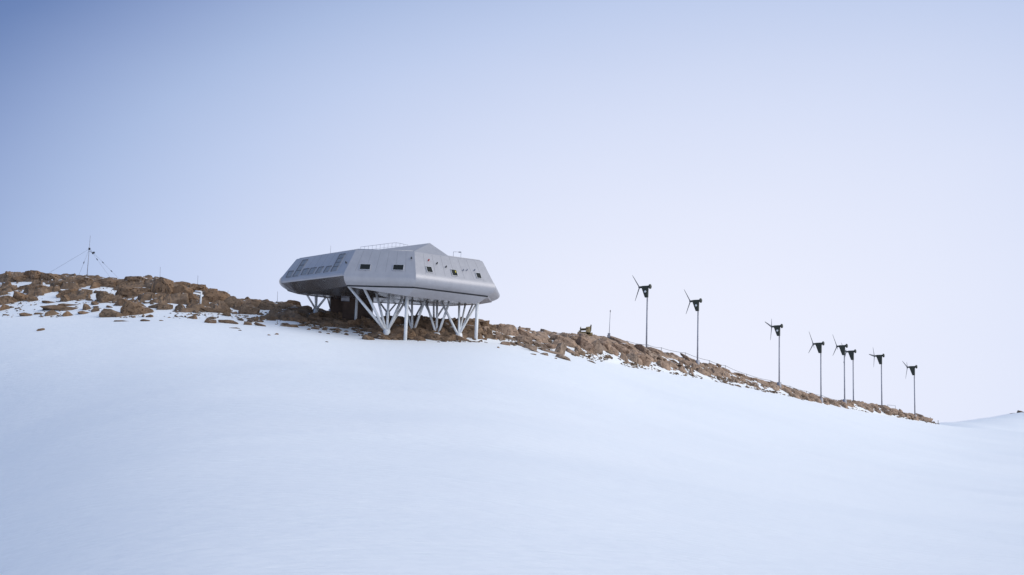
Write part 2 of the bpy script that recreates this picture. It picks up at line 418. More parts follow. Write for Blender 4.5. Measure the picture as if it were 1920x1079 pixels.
def region_of(x, y, w, h):
    """(place words, group) for a boulder by what it lies next to"""
    for lim, words in ((130, 'left of the guyed mast'), (225, 'below the guyed mast'), (335, 'right of the guyed mast'), (420, 'around the white pipe'), (520, 'right of the white pipe'),
                       (600, "by the station's left legs"), (690, "under the station's left half"), (790, 'at the widest leg fan'), (893, "under the station's right half"), (965, "by the station's right leg"),
                       (1060, 'left of the wooden frame'), (1142, 'below the wooden frame'), (1216, 'before the first turbine'), (1308, 'below the second turbine'), (1460, 'before the third turbine'), (1560, 'around the fourth turbine')):
        if x < lim: return words
    return 'below the farthest turbines'
PLACED = {}

RNDB = random.Random(5)
def boulder(x, y, w, h, tilt=0, label=None, tan=None):
    """x, y, w, h: picture ellipse of the visible stone; it is set on the ground there at its real size"""
    P = hit(x, y + 0.42 * h)
    dep = P[1]; s = dep / FPX
    big = 1.1 if (x < 600 and w * h > 500) else 1.0
    W = w * s * 0.56 * big; Hh = h * s * 0.85
    c = EYE + ray(x, y) * dep
    D = min(max(W * 0.75, h * s * .6), h * s * 1.7)
    tan = (x > 900) if tan is None else tan
    me = RNDB.choice(B_TAN if tan else B_BROWN)
    small = w * h < 190
    nm = 'stone' if small else 'boulder'
    o = bpy.data.objects.new(nm, me); COL.objects.link(o)
    o.location = (c[0], c[1] + 0.5 * D, c[2] + h * s * 0.5 - Hh + 0.5 * D * 0.16)
    o.scale = (W, D, Hh)
    turn = RNDB.choice((0, 180)); ty = tilt + 2 + RNDB.uniform(-4, 4)
    o.rotation_euler = (R(RNDB.uniform(-8, 8)), R(-ty if turn else ty), R(turn + RNDB.uniform(-14, 14)))
    reg = region_of(x, y, w, h)
    if label: tag(o, label, 'rock')
    else:
        flat = w > 3.2 * h
        kind = ('small flat' if flat else 'small') if small else ('flat brown' if flat else ('large brown' if w * h > 900 else 'brown'))
        word = 'stone' if small else ('slab' if flat else 'boulder')
        t = (y - np.interp(x, *zip(*CREST))) / max(np.interp(x, *zip(*BORDER)) - np.interp(x, *zip(*CREST)), 6)
        low = 'on the crest' if t < .3 else ('mid slope' if t < .72 else ('at the rock edge' if t < 1.04 else 'in open snow'))
        PLACED.setdefault((f'{kind} {word}', low, reg), []).append((x, o))
    return o

def zone(ox, oy, s, rows, tan=None):
    for r in rows:
        x, y, w, h = r[:4]; tilt = 0; lab = None
        for e in r[4:]:
            if isinstance(e, str): lab = e
            else: tilt = e
        boulder(ox + x / s, oy + y / s, w / s, h / s * (.62 if ox in (1230, 1400) else 1), tilt, lab, tan)

zone(0, 430, 5.394, [(85, 455, 90, 70, 'knobbly rock bump on the skyline far left of the guyed mast'), (60, 500, 200, 80), (250, 500, 250, 60), (360, 480, 260, 90), (500, 490, 200, 90), (722, 478, 95, 50), (850, 530, 250, 100), (700, 545, 240, 80), (1060, 540, 250, 90), (960, 570, 100, 70),
     (1400, 520, 280, 90), (1350, 620, 300, 130, 'broad pale brown boulder above the snow pocket right of the guyed mast'), (1560, 550, 200, 120), (1640, 590, 200, 180), (1200, 560, 190, 80),
     (400, 600, 200, 80), (570, 560, 150, 80), (700, 640, 200, 110), (650, 700, 90, 80), (820, 640, 180, 80), (1040, 690, 150, 110), (60, 560, 110, 60), (250, 590, 150, 50),
     (60, 720, 200, 90), (220, 690, 220, 90), (330, 700, 100, 60), (100, 605, 150, 45), (40, 795, 100, 60, 'dark brown boulder in the snow at the far left edge'), (105, 790, 60, 20),
     (600, 800, 330, 50), (480, 740, 130, 25), (680, 765, 200, 30), (550, 850, 180, 60), (390, 855, 100, 20), (255, 865, 120, 35, 'pointed flat stone leftmost of the lowest rocks below the mast'), (700, 860, 120, 50), (840, 845, 110, 30), (870, 790, 90, 70), (960, 815, 80, 50),
     (1130, 855, 200, 80, 'oblong boulder lowest of the rock jumble right below the mast'), (960, 750, 90, 40), (900, 715, 90, 25),
     (1370, 800, 270, 140, 10, 'big wedge shaped boulder with its point down in the snow between mast and white pipe'), (1240, 740, 130, 80), (1110, 785, 80, 25), (1210, 690, 50, 20), (1590, 775, 170, 50), (1650, 790, 130, 60),
     (1230, 928, 150, 15), (1465, 922, 100, 25), (1630, 925, 40, 12), (1510, 880, 70, 30), (410, 1015, 70, 30, 'lone small dark stone in open snow below the mast')])
zone(300, 480, 5.994, [(60, 290, 150, 100), (230, 310, 200, 60), (200, 400, 280, 120), (330, 360, 160, 80), (430, 360, 220, 100), (620, 460, 260, 150, 'large brown boulder just right of the white pipe'), (370, 470, 120, 110), (540, 400, 200, 80), (800, 520, 160, 150), (690, 440, 180, 90),
     (60, 570, 150, 80), (215, 580, 110, 90), (320, 560, 90, 60), (400, 560, 80, 50), (880, 540, 90, 90),
     (1060, 530, 160, 90), (1000, 600, 200, 130), (1200, 560, 200, 110), (1300, 640, 150, 80), (1128, 655, 70, 30), (1400, 570, 150, 80), (980, 485, 60, 50), (1150, 520, 200, 60), (1480, 540, 200, 70), (1640, 590, 150, 60),
     (640, 618, 340, 50, 8, 'long flat slab lying in snow below the white pipe'), (360, 690, 110, 45, 'small boulder alone in snow below the white pipe, left of a bigger one'), (560, 730, 130, 60, 'blunt boulder alone in snow below the long slab'), (760, 742, 220, 40, 10), (985, 760, 90, 40), (1020, 710, 100, 20, 15), (1145, 712, 90, 22, -10), (1140, 780, 170, 25, 15), (830, 812, 130, 12), (895, 838, 40, 12),
     (1500, 660, 160, 60), (1470, 715, 110, 45), (1590, 725, 120, 60, 'orange brown boulder at the right end of a flat slab left of the station'), (1440, 785, 200, 30), (1580, 780, 90, 30),
     (1310, 880, 45, 18), (1225, 890, 40, 12), (1870, 967, 40, 12), (1670, 825, 40, 18), (1740, 815, 90, 25), (1798, 857, 35, 18), (1885, 875, 40, 12), (1730, 720, 130, 30), (1850, 745, 130, 50)])
zone(560, 525, 8.993, [(355, 880, 50, 20), (490, 905, 60, 20), (585, 880, 50, 25), (800, 870, 90, 25), (800, 915, 80, 40), (960, 890, 120, 25), (1080, 895, 40, 20), (1210, 915, 100, 35),
     (500, 690, 260, 100), (650, 720, 220, 110), (750, 780, 190, 80), (900, 740, 260, 130), (1000, 835, 220, 45), (1150, 700, 220, 170), (1150, 800, 270, 70), (300, 690, 150, 30), (390, 725, 60, 20), (300, 590, 260, 120), (550, 590, 280, 120), (800, 620, 280, 130), (1050, 620, 250, 130)])
zone(640, 530, 9.38, [(300, 700, 250, 120), (600, 780, 250, 130), (1010, 890, 360, 200, 'large brown boulder behind the front leg below the station'), (620, 910, 250, 50), (350, 830, 220, 30), (1250, 920, 130, 150), (700, 690, 220, 140), (950, 690, 240, 150)])
zone(760, 540, 9.806, [(90, 870, 140, 150), (330, 830, 290, 140), (250, 730, 140, 80), (300, 600, 200, 130), (450, 750, 170, 170), (480, 610, 200, 120), (650, 800, 210, 180), (690, 640, 200, 130), (830, 790, 230, 190), (900, 640, 140, 140), (1150, 690, 210, 170), (1040, 640, 150, 130), (1180, 830, 210, 130), (1220, 640, 130, 120), (1440, 660, 190, 150, 'blocky tan boulder on the skyline just right of the front right leg'), (1480, 800, 210, 130), (1350, 830, 100, 60),
     (720, 935, 60, 25), (850, 940, 50, 20), (610, 995, 60, 20, 'small dark stone alone in the snow in front of the station'), (1390, 975, 60, 40), (1250, 940, 90, 50), (980, 940, 100, 30), (1460, 940, 80, 40)], False)
for a_ in ((706, 629, 36, 13), (743, 631, 34, 14), (722, 633, 30, 10), (727, 629, 46, 17), (817, 633, 40, 12), (861, 633, 40, 12), (690, 634, 26, 9), (818, 634, 34, 10), (859, 635, 38, 11), (836, 636, 22, 8), (785, 635, 26, 10)): boulder(*a_, tan=False)
zone(880, 560, 5.333, [(180, 320, 110, 90), (290, 285, 80, 50), (380, 312, 220, 110, 'large pinkish tan boulder standing right of the station'), (285, 385, 100, 60), (400, 395, 120, 30, 20), (360, 450, 100, 35), (290, 490, 25, 18),
     (530, 405, 180, 75, 15), (620, 380, 300, 60, 25), (720, 400, 150, 50, 20), (700, 460, 300, 50, 22), (800, 480, 140, 40), (500, 460, 80, 30), (600, 485, 160, 50, 15),
     (670, 530, 250, 14, 22), (745, 555, 80, 25), (640, 558, 60, 12), (820, 535, 200, 25, 10), (865, 600, 25, 12),
     (780, 340, 160, 40, 15), (850, 345, 100, 20), (585, 302, 50, 15, 'small dark stone on the snowy skyline between station and wooden frame'),
     (900, 390, 160, 95), (960, 430, 220, 90, 20), (1030, 400, 160, 70), (900, 500, 90, 140, 20), (940, 590, 150, 40, 25), (1030, 540, 130, 35, 25), (990, 520, 40, 20),
     (1140, 450, 180, 120, 35, 'broad tilted tan slab lowest below the wooden frame'), (1180, 400, 220, 65, 25), (1240, 480, 140, 120, 45), (1330, 450, 200, 110, 35), (1100, 400, 130, 90), (1320, 400, 130, 50), (1400, 500, 120, 60, 20), (1500, 500, 200, 80, 20), (1500, 430, 240, 60, 20), (1440, 540, 100, 40, 15),
     (1560, 480, 200, 60, 20), (1600, 540, 140, 70), (1705, 600, 210, 90, 20, 'long tan slab at the snow edge below the nearest turbine'), (1620, 590, 120, 80), (1750, 540, 240, 70, 25), (1850, 520, 180, 50, 15), (1880, 590, 150, 80, 25), (1900, 650, 60, 60),
     (1230, 635, 100, 16, 20, 'thin sliver of rock alone in open snow below the tan slabs'), (1500, 607, 40, 13, 15), (1090, 572, 30, 12)])
zone(1230, 640, 10.105, [(80, 400, 90, 120), (220, 250, 220, 110, 22), (380, 300, 280, 120, 25), (560, 290, 220, 80, 25), (520, 400, 260, 110, 20), (330, 380, 200, 80, 20), (680, 370, 200, 90, 25), (500, 510, 110, 120), (650, 530, 170, 70, 15), (350, 510, 140, 50, 20), (80, 480, 130, 40, 15), (200, 430, 120, 40),
     (830, 420, 130, 70, 20), (940, 435, 130, 60, 10), (1080, 470, 190, 100, 20), (1190, 450, 100, 60, 25), (850, 530, 120, 60, 20), (1080, 590, 200, 80, 15), (940, 630, 240, 40, 18), (820, 665, 150, 30, 28), (700, 470, 140, 40, 15), (1210, 530, 120, 40, 20), (1330, 550, 200, 90, 22), (1220, 690, 50, 90), (1300, 690, 70, 50), (1060, 715, 50, 25), (1150, 765, 80, 35, 15), (1100, 680, 40, 25),
     (1450, 680, 150, 80, 20), (1560, 720, 200, 80, 20), (1640, 640, 220, 80, 22), (1540, 610, 150, 50, 20), (1750, 700, 160, 90, 20), (1430, 830, 80, 30, 15), (1550, 845, 130, 50, 15), (1830, 830, 180, 80, 20), (1860, 720, 140, 60, 20), (1420, 750, 110, 60)], True)
zone(1400, 690, 9.6, [(60, 190, 160, 70, 12), (150, 215, 180, 60, 15), (130, 310, 190, 70, 15), (260, 230, 160, 50, 12), (380, 270, 180, 70, 15), (520, 280, 180, 60, 15), (600, 290, 100, 50), (230, 360, 100, 30, 25), (330, 330, 140, 30, 20), (440, 340, 120, 40, 10), (310, 425, 80, 35), (420, 430, 80, 25), (510, 400, 90, 30, 15), (580, 440, 100, 25), (660, 480, 70, 30), (700, 400, 160, 30, 20), (680, 330, 150, 40, 22),
     (820, 415, 120, 90, 15), (900, 400, 130, 50, 25), (1010, 480, 130, 100), (1110, 490, 150, 80, 15), (860, 500, 120, 40), (940, 500, 70, 30, 15), (1000, 575, 60, 22, 'small stone in open snow lowest below the fourth turbine'), (1180, 470, 100, 50), (1250, 510, 160, 60, 15), (1210, 570, 150, 40, 20), (1270, 610, 90, 30, 25), (1340, 560, 130, 60, 20), (1440, 580, 150, 60, 10), (1440, 660, 80, 25, 22), (1530, 610, 170, 60), (1640, 640, 150, 40), (1700, 610, 170, 70), (1800, 600, 190, 90), (1880, 640, 120, 90)], True)
zone(1600, 630, 5.394, [(40, 685, 110, 40, 15), (110, 710, 130, 40, 10), (150, 740, 110, 30, 8), (200, 715, 110, 30, 10), (290, 725, 120, 40, 12), (330, 770, 130, 40, 10), (240, 760, 90, 30), (400, 765, 110, 35, 18), (470, 790, 110, 35, 20), (550, 805, 110, 30, 15), (690, 830, 150, 45, 22), (740, 850, 120, 40, 12), (650, 810, 60, 30)], True)

ORD = ('', 'second', 'third', 'fourth', 'fifth', 'sixth', 'seventh', 'eighth', 'ninth', 'tenth', 'eleventh', 'twelfth')
for (kw, low, reg), lst in PLACED.items():
    lst.sort(key=lambda q: q[0]); n = len(lst)
    for i, (x, o) in enumerate(lst):
        if n == 1: where = ''
        elif i == 0: where = 'leftmost '
        elif i == n - 1: where = 'rightmost '
        else: where = ORD[min(i, 11)] + ' from left '
        tag(o, f'{where}{kw} {low} {reg}', 'rock', f'{kw}s {low} {reg}' if n > 1 else None)

# rubble: small broken fragments between the blocks and along their lower edge
def rubble():
    rd = random.Random(77); base = []
    for k in range(8):
        bm = bmesh.new()
        for i in range(9): bm.verts.new(Vector((rd.gauss(0, 1), rd.gauss(0, 1), rd.gauss(0, .7))).normalized() * rd.uniform(.7, 1.1))
        bmesh.ops.convex_hull(bm, input=bm.verts); bm.verts.ensure_lookup_table()
        for v in [v for v in bm.verts if not v.link_faces]: bm.verts.remove(v)
        bm.verts.index_update(); base.append(([v.co.copy() for v in bm.verts], [[v.index for v in f.verts] for f in bm.faces])); bm.free()
    m = MB(); px_ = []
    while len(px_) < 3600:
        x = rd.uniform(-20, 1760); yt = np.interp(x, *zip(*CREST)); yl = np.interp(x, *zip(*BORDER))
        t = rd.betavariate(2.2, 1.6) * 1.12
        if noise.noise((x / 45, t * 3, 4.2)) < -0.06 or (x < 560 and rd.random() < .5): continue
        px_.append((x, t))
    for x, t in px_:
        az = float(np.interp(x, PX, AZ)); rc = float(np.interp(az, AZ, RC)); rb = float(np.interp(az, AZ, RB))
        r = rc + (rb - rc) * t; X = r * math.sin(az); Y = r * math.cos(az); z = float(ground(X, Y))
        sz = min(0.07 * math.exp(abs(rd.gauss(0, .75))), .5)
        vs, fs = rd.choice(base); a = rd.uniform(0, 6.28); ca, sa = math.cos(a), math.sin(a); fx = rd.uniform(1, 2.2)
        m.add([(X + (v.x * fx * ca - v.y * sa) * sz, Y + (v.x * fx * sa + v.y * ca) * sz, z + (v.z * .8 + .15) * sz) for v in vs], fs)
    me = bpy.data.meshes.new('rubble'); me.from_pydata(m.v, [], m.f); me.materials.append(ROCK_BROWN)
    o = bpy.data.objects.new('rubble', me); COL.objects.link(o)
    tag(o, 'small broken rock fragments strewn over the snow along the ridge', 'rubble', kind='stuff')
rubble()

# rock on the far hill
c = at(1916, 779, 748)
o = bpy.data.objects.new('boulder', B_BROWN[3]); COL.objects.link(o); o.location = tuple(c - np.array([0, 0, 0.3])); o.scale = (3.5, 3, 1.9); o.rotation_euler = (0, R(20), 0.3)
tag(o, 'brown rock on top of the distant snow hill at the right edge', 'rock')
o = bpy.data.objects.new('boulder', B_BROWN[6]); COL.objects.link(o); o.location = tuple(at(1897.5, 776.8, 734)); o.scale = (1.8, 1.8, 0.5); o.rotation_euler = (0, R(-12), 0.1)
tag(o, 'thin dark rock rim left of the brown rock on the distant hill', 'rock')

# ------------------------------------------------------------------ research station
ST = empty('research_station', (-15, 169, float(ground(-15, 169))), 'silver faceted polar research station raised on white splayed legs over the ridge', 'building')
def level(px, py, z): d = ray(px, py); return EYE + d * ((z - 1.7) / d[2])
FR = np.array([(-27.2, 165.6), (-19.2, 160.4), (-11.1, 160.0), (-2.25, 164.6), (-1.75, 170.5), (-8.5, 176), (-19.5, 176.5), (-26.4, 172)])
# heights come from the picture at the depth of the front corner
zF = (EYE + ray(779, 511.5) * 160)[2]; zT = (EYE + ray(777, 470) * 162)[2]; zS = (EYE + ray(776, 536.5) * 160)[2]
F = [np.array([level(529, 519, zF), level(647, 508, zF), level(779.5, 511.5, zF), level(925, 530, zF)][k]) if k < 4 else np.array([*FR[k], zF]) for k in range(8)]
def plane_hit(a, b, c, px, py):
    n = np.cross(b - a, c - a); d = ray(px, py)
    return EYE + d * (((a - EYE) @ n) / (d @ n))
T2_ = level(777, 470.5, zT); T1_ = plane_hit(F[1], F[2], T2_, 668, 467); T0_ = plane_hit(F[0], F[1], T1_, 557, 485); T3_ = plane_hit(F[2], F[3], T2_, 904, 489)
print('T', T0_, T1_, T2_, T3_)
T = [T0_, T1_, T2_, T3_, np.array([-3.6, 171.0, zT]), np.array([-9, 174, zT]), np.array([-19, 174.2, zT]), np.array([-24.8, 171.6, zT])]
CEN = np.array([-14.8, 168.5])
def outward(k):
    a = F[k - 1][:2]; b = F[k][:2]; c = F[(k + 1) % 8][:2]
    e1 = (b - a) / np.linalg.norm(b - a); e2 = (c - b) / np.linalg.norm(c - b)
    n1 = np.array([e1[1], -e1[0]]); n2 = np.array([e2[1], -e2[0]])
    m = n1 + n2; m /= (np.linalg.norm(m)); m = m / max(m @ n1, 0.4)
    return m if m @ (b - CEN) > 0 else -m
OUT = [outward(k) for k in range(8)]
zSk = [zS + .05, zS, zS, zS, zS + .25, zS + .95, zS + 1.25, zS + .95]
TIN = [p + np.array([*(CEN - p[:2]), 0]) / np.linalg.norm(CEN - p[:2]) * .32 + np.array([0, 0, .02]) for p in T]
TLO = [p + (F[k] - p) * .07 for k, p in enumerate(T)]
RINGS = [TIN, [(TIN[k] * .35 + TLO[k] * .65) * .55 + T[k] * .45 for k in range(8)], TLO]
NB = 9
for i in range(NB + 1):
    q = i / NB
    bul = 0.34 * math.sin(math.pi * q) ** 0.8 - 0.55 * q ** 3
    RINGS.append([np.array([*(F[k][:2] + OUT[k] * bul), F[k][2] + (zSk[k] - F[k][2]) * q]) for k in range(8)])
S = RINGS[-1]
sh = MB()
vs = [p for r in RINGS for p in r]; fs = []
for i in range(len(RINGS) - 1):
    for k in range(8):
        if k == 0 and i >= 3: continue
        fs.append([i * 8 + k, i * 8 + (k + 1) % 8, (i + 1) * 8 + (k + 1) % 8, (i + 1) * 8 + k])
sh.add(vs, fs, True)
oa = np.array([-(F[1] - F[0])[1], (F[1] - F[0])[0]]); oa = oa / np.linalg.norm(oa); oa = -oa if oa @ (CEN - F[0][:2]) > 0 else oa
def edge(k, z, o): return np.array([*(F[k][:2] + (OUT[k] if k == 0 else oa) * o), z])
E0 = [F[0], edge(0, F[0][2] - .28, .13), edge(0, F[0][2] - .6, .13), edge(0, F[0][2] - .80, .05)]
E1 = [F[1], edge(1, F[1][2] - .22, .10), edge(1, F[1][2] - .45, .11), edge(1, F[1][2] - .58, .05)]
LA0 = level(557, 551.5, zS - .25); LA1 = at(652, 536.5, 162.8)
prof = list(zip(E0, E1)) + [(E0[3] * .55 + LA0 * .45 + np.array([0, 0, .03]), E1[3] * .55 + LA1 * .45 + np.array([0, 0, .10])), (LA0, LA1)]
sof = MB()
for i in range(len(prof) - 1):
    (sh if i < 3 else sof).add([prof[i][0], prof[i][1], prof[i + 1][1], prof[i + 1][0]], [[0, 1, 2, 3]], True)
for k, col in ((0, [p[0] for p in prof]), (1, [p[1] for p in prof])):
    ringc = [RINGS[i][k] for i in range(3, len(RINGS))]
    poly = ringc + col[::-1][:-1]
    c_ = sum(poly) / len(poly)
    sh.add(poly + [c_], [[i, (i + 1) % len(poly), len(poly)] for i in range(len(poly))])
sh.build('shell', STEEL, ST, sharp=17)
sof.build('soffit', SOFFIT, ST)
# dark joint under the bulge
S2 = [np.array([*(S[k][:2] - OUT[k] * 0.12), S[k][2] - 0.0]) for k in range(8)]
S3 = [np.array([*(S[k][:2] - OUT[k] * 0.12), S[k][2] - 0.16]) for k in range(8)]
sm = MB(); sm.add(S + S2 + S3, [[k, (k + 1) % 8, 8 + (k + 1) % 8, 8 + k] for k in (1, 2)] + [[8 + k, 8 + (k + 1) % 8, 16 + (k + 1) % 8, 16 + k] for k in (1, 2)])
sm.build('seam', SEAM, ST)
sj = MB(); sj.add(S + S3, [[k, (k + 1) % 8, 8 + (k + 1) % 8, 8 + k] for k in (3, 4, 5, 6, 7)]); sj.build('lower_trim', STEEL, ST)
# belly
zL = zS - 0.5
L_ = [LA0, LA1, level(765, 556, zS - .98), level(893, 570.5, zS - .95), at(893, 572, 171.4), at(832, 575, 172.4), at(664, 566, 172.4), at(568, 553.5, 168.8)]
bl = MB()
S4 = [p - np.array([0, 0, 0.001]) for p in S3]
bl.add(S4 + L_, [[k, (k + 1) % 8, 8 + (k + 1) % 8, 8 + k] for k in range(1, 8)])
bl.build('belly', STEEL, ST)
LI = [p + np.array([0, 0, 0.05]) - np.array([*OUT[k], 0]) * 0.25 for k, p in enumerate(L_)]
fl = MB(); cz = np.mean(LI, axis=0)
fl.add(L_ + LI + [cz], [[k, (k + 1) % 8, 8 + (k + 1) % 8, 8 + k] for k in range(8)] + [[8 + k, 8 + (k + 1) % 8, 16] for k in range(8)])
fl.build('underside', SOFFIT, ST)
# roof
rf = MB(); RT = TIN; pk = np.array([-15.5, 169, zT + 0.35])
rf.add(RT + [pk], [[k, (k + 1) % 8, 8] for k in range(8)])
rf.build('roof', ROOF, ST)
# roof rim: a thin standing edge along the eave
rim = MB()
for k in range(8):
    a, b = Vector(TIN[k]), Vector(TIN[(k + 1) % 8]); rim.tube(a, b, 0.05, n=6)
rim.build('eave', STEEL, ST)
# raised hip at the front corner
cap = MB()
TM = [Vector(T[k]) * .6 + Vector(TIN[k]) * .4 for k in range(8)]
ea = TM[1].lerp(TM[2], 0.30); eb = TM[2].lerp(TM[3], 0.52)
pkc = Vector(at(806, 456.2, 165.6)); back = Vector((-12.6, 170.5, zT + .2)); bk2 = Vector((-9.0, 169.3, zT + .2))
up = Vector((0, 0, -0.06)); fr = TM[2] + up
cap.add([ea + up, fr, eb + up, bk2, back, pkc], [[0, 1, 5], [1, 2, 5], [2, 3, 5], [3, 4, 5], [4, 0, 5]])
cap.build('roof_hip', STEEL, ST)

def wall(k):
    a, b, c, d = Vector(F[k]), Vector(F[(k + 1) % 8]), Vector(T[(k + 1) % 8]), Vector(T[k])
    n = (b - a).cross(d - a).normalized()
    if n.y > 0: n = -n
    return a, n, (b - a).normalized()
def on_wall(k, px, py):
    a, n, u = wall(k); d = Vector(ray(px, py)); e = Vector(EYE)
    return e + d * ((a - e).dot(n) / d.dot(n))
def wall_rect(k, quad):
    """four picture points -> an upright rectangle on the wall (centre, u, v, halfwidth, halfheight)"""
    P = [on_wall(k, *q) for q in quad]; a, n, u = wall(k); v = n.cross(u)
    if v.z < 0: v = -v
    c = sum(P, Vector()) / 4
    hw = ((P[1] - P[0]).dot(u) + (P[2] - P[3]).dot(u)) / 4; hh = ((P[3] - P[0]).dot(v) + (P[2] - P[1]).dot(v)) / 4
    return c, u, v, n, abs(hw), abs(hh)
def frame_mb(c, u, v, n, hw, hh, bw, t):
    m = MB()
    for s in (-1, 1):
        m.box(c + u * s * (hw + bw / 2) + n * t / 2, u * bw / 2, v * (hh + bw), n * t / 2)
        m.box(c + v * s * (hh + bw / 2) + n * t / 2, u * hw, v * bw / 2, n * (t / 2 - .002))
    return m
def window(k, quad, yellow=False):
    c, u, v, n, hw, hh = wall_rect(k, quad)
    w = frame_mb(c, u, v, n, hw, hh, 0.06, 0.08).build('window', FRAME, ST)
    MB().box(c + n * 0.03, u * hw, v * hh, n * 0.012).build('pane', GLASS, w)
    if yellow:
        MB().box(c + u * (hw * .55) + v * hh * .35 + n * 0.075, u * .07, v * .16, n * .02).build('blind', YELLOW, w)
window(1, [(674.5, 506), (693.5, 506), (694.5, 496.5), (676, 496.5)])
window(1, [(736.5, 507), (755.5, 507.3), (757, 497.8), (738, 497.5)])
window(2, [(802, 511), (812, 511.7), (807.5, 501.5), (798, 500.7)])
window(2, [(849, 517), (858.6, 518.4), (854.5, 507.4), (844.8, 506)], True)
window(2, [(895, 522), (903, 523), (899.5, 513.5), (891.3, 512.3)])

Z1 = lambda x, y: (515 + x / 9.807, 450 + y / 9.807)
def solar(quad, cells):
    q = [Z1(*p) for p in quad]
    P = [on_wall(0, *p) for p in q]; a, n, u = wall(0); v = n.cross(u); v = v if v.z > 0 else -v
    c = sum(P, Vector()) / 4
    e = (P[1] - P[0] + P[2] - P[3]) / 4; g = (P[3] - P[0] + P[2] - P[1]) / 4
    corners = [c - e - g, c + e - g, c + e + g, c - e + g]
    p = MB().slab(corners, n, 0.004, 0.05).build('solar_panel', PANEL, ST)
    fm = MB(); w = e.normalized() * 0.05; w2 = g.normalized() * 0.05
    fm.slab([c - e - g - w - w2, c - e - g + w - w2, c - e + g + w + w2, c - e + g - w + w2], n, .003, .075)
    fm.slab([c - e + g + w - w2, c + e + g + w - w2, c + e + g + w + w2, c - e + g + w + w2], n, .003, .073)
    for i in range(1, cells):
        b = c - g + g * 2 * i / cells
        fm.slab([b - e + w - w2, b + e - w2, b + e + w2, b - e + w + w2], n, .051, .07)
    fm.build('frame', PFRAME, p)
solar([(217, 688), (295, 680), (348, 578), (262, 585)], 1)
solar([(340, 672), (425, 662), (612, 372), (522, 380)], 3)
solar([(490, 645), (578, 635), (632, 533), (542, 545)], 1)
solar([(615, 633), (703, 622), (768, 515), (675, 527)], 1)
solar([(760, 613), (832, 605), (905, 498), (818, 512)], 1)
solar([(908, 598), (978, 588), (1048, 486), (958, 499)], 1)
solar([(1042, 580), (1130, 568), (1302, 262), (1202, 275)], 4)

def vent(k, px, py, m, r=.085):
    p = on_wall(k, px, py); a, n, u = wall(k)
    MB().lathe(p - n * .02, n, [(0, r * 1.15), (.05, r * 1.15), (.06, r), (.2, r), (.26, r * .6), (.27, 0)], 12).build('vent' if m is not RED else 'lamp', m, ST)
for k, px, py, m in ((2, 803.3, 488.8, RED), (2, 819, 494.8, DARK), (2, 836, 501.4, DARK), (2, 868.5, 507.5, GREY), (2, 875.5, 507.3, GREY), (2, 889.7, 507.6, GREY), (1, 771.5, 485, DARK), (0, 649.5, 493.5, DARK)):
    vent(k, px, py, m)

# joints between the cladding sheets
JOINT = mat('cladding_joint', (0.25, 0.25, 0.27), 0.6, 0.5)
jn = MB()
for k, cnt in ((0, 9), (1, 7), (2, 8), (3, 3)):
    a, n, u = wall(k)
    for i in range(1, cnt):
        p0 = Vector(F[k]).lerp(Vector(F[(k + 1) % 8]), i / cnt); p1 = Vector(TLO[k]).lerp(Vector(TLO[(k + 1) % 8]), i / cnt)
        jn.slab([p0 - u * .014, p0 + u * .014, p1 + u * .014, p1 - u * .014], n, -.02, .004)
jn.build('cladding_joints', JOINT, ST)

# roof railing, antennas
rl = MB(); tops = [(676, 463.5), (700, 460.5), (735, 456), (744, 455.3), (765, 460)]
xs = np.arange(676, 766, 7.4); last = None
for x in xs:
    p = Vector(at(x, np.interp(x, *zip(*tops)), 167.5)); q = Vector((p.x, p.y, zT + .1))
    rl.tube(q, p, .017, n=6)
    if last: rl.tube(last, p, .019, n=6); rl.tube(last - Vector((0, 0, .45)), p - Vector((0, 0, .45)), .011, n=5)
    last = p
rl.build('railing', GREY, ST)
p = Vector(at(620.3, 461, 167)); MB().tube((p.x, p.y, zT - .1), p, .024, .014, n=8).build('antenna', GREY, ST)
p = Vector(at(850.3, 472.5, 166)); q = Vector(at(864.5, 473.0, 167)); g = MB().tube((p.x, p.y, zT - .1), p, .025, n=8); g.tube(p, q, .02, n=6); g.tube((q.x, q.y, zT - .1), q, .02, n=6); g.box(Vector(at(862.3, 473.2, 166.9)), (.16, 0, 0), (0, .08, 0), (0, 0, .05)); g.build('antenna', GREY, ST)

# legs
def leg(a, b, r=.16, m=WHITE, name='leg'):
    MB().tube(a, b, r, r * .92, n=14).build(name, m, ST)
def foot(px, py, dep): return Vector(at(px, py, dep))
def top(px, py, dep): p = at(px, py, dep); return Vector(p) + Vector((0, 0, .12))
for (bx, by, bd, tops_) in (
    (725.3, 620, 163.5, [(652.5, 538, 163.5, .17), (679.5, 537, 163, .17), (704, 546, 166, .15), (729.3, 549, 166, .16), (756, 557, 166.5, .17), (764, 560, 168, .14)]),
    (773, 619.5, 166, [(757, 566, 170, .13), (772.3, 560, 169, .14), (798.5, 560, 167, .15)]),
    (819, 626.5, 165.5, [(796.5, 561, 169, .14), (819.5, 563, 168.5, .14), (843, 566, 167, .15)]),
    (860.5, 627, 165, [(827, 566.5, 167, .15), (861, 568, 168, .14), (873, 570, 169.5, .12), (887, 571, 170, .12), (894, 570.5, 169.5, .12)])):
    f = foot(bx, by, bd)
    for (tx, ty, td, r) in tops_:
        tp = top(tx, ty, td); d = (tp - f); off = Vector((d.x, d.y, 0)).normalized() * 0.28
        leg(f + off + Vector((0, 0, .1)), tp, r)
    gz = float(ground(f.x, f.y))
    MB().lathe((f.x, f.y, min(gz - .6, f.z - .8)), (0, 0, 1), [(0, .42), (f.z - min(gz - .6, f.z - .8) - .12, .42), (f.z - min(gz - .6, f.z - .8) + .12, .36), (f.z - min(gz - .6, f.z - .8) + .13, 0)], 14).build('footing', WHITE, ST)
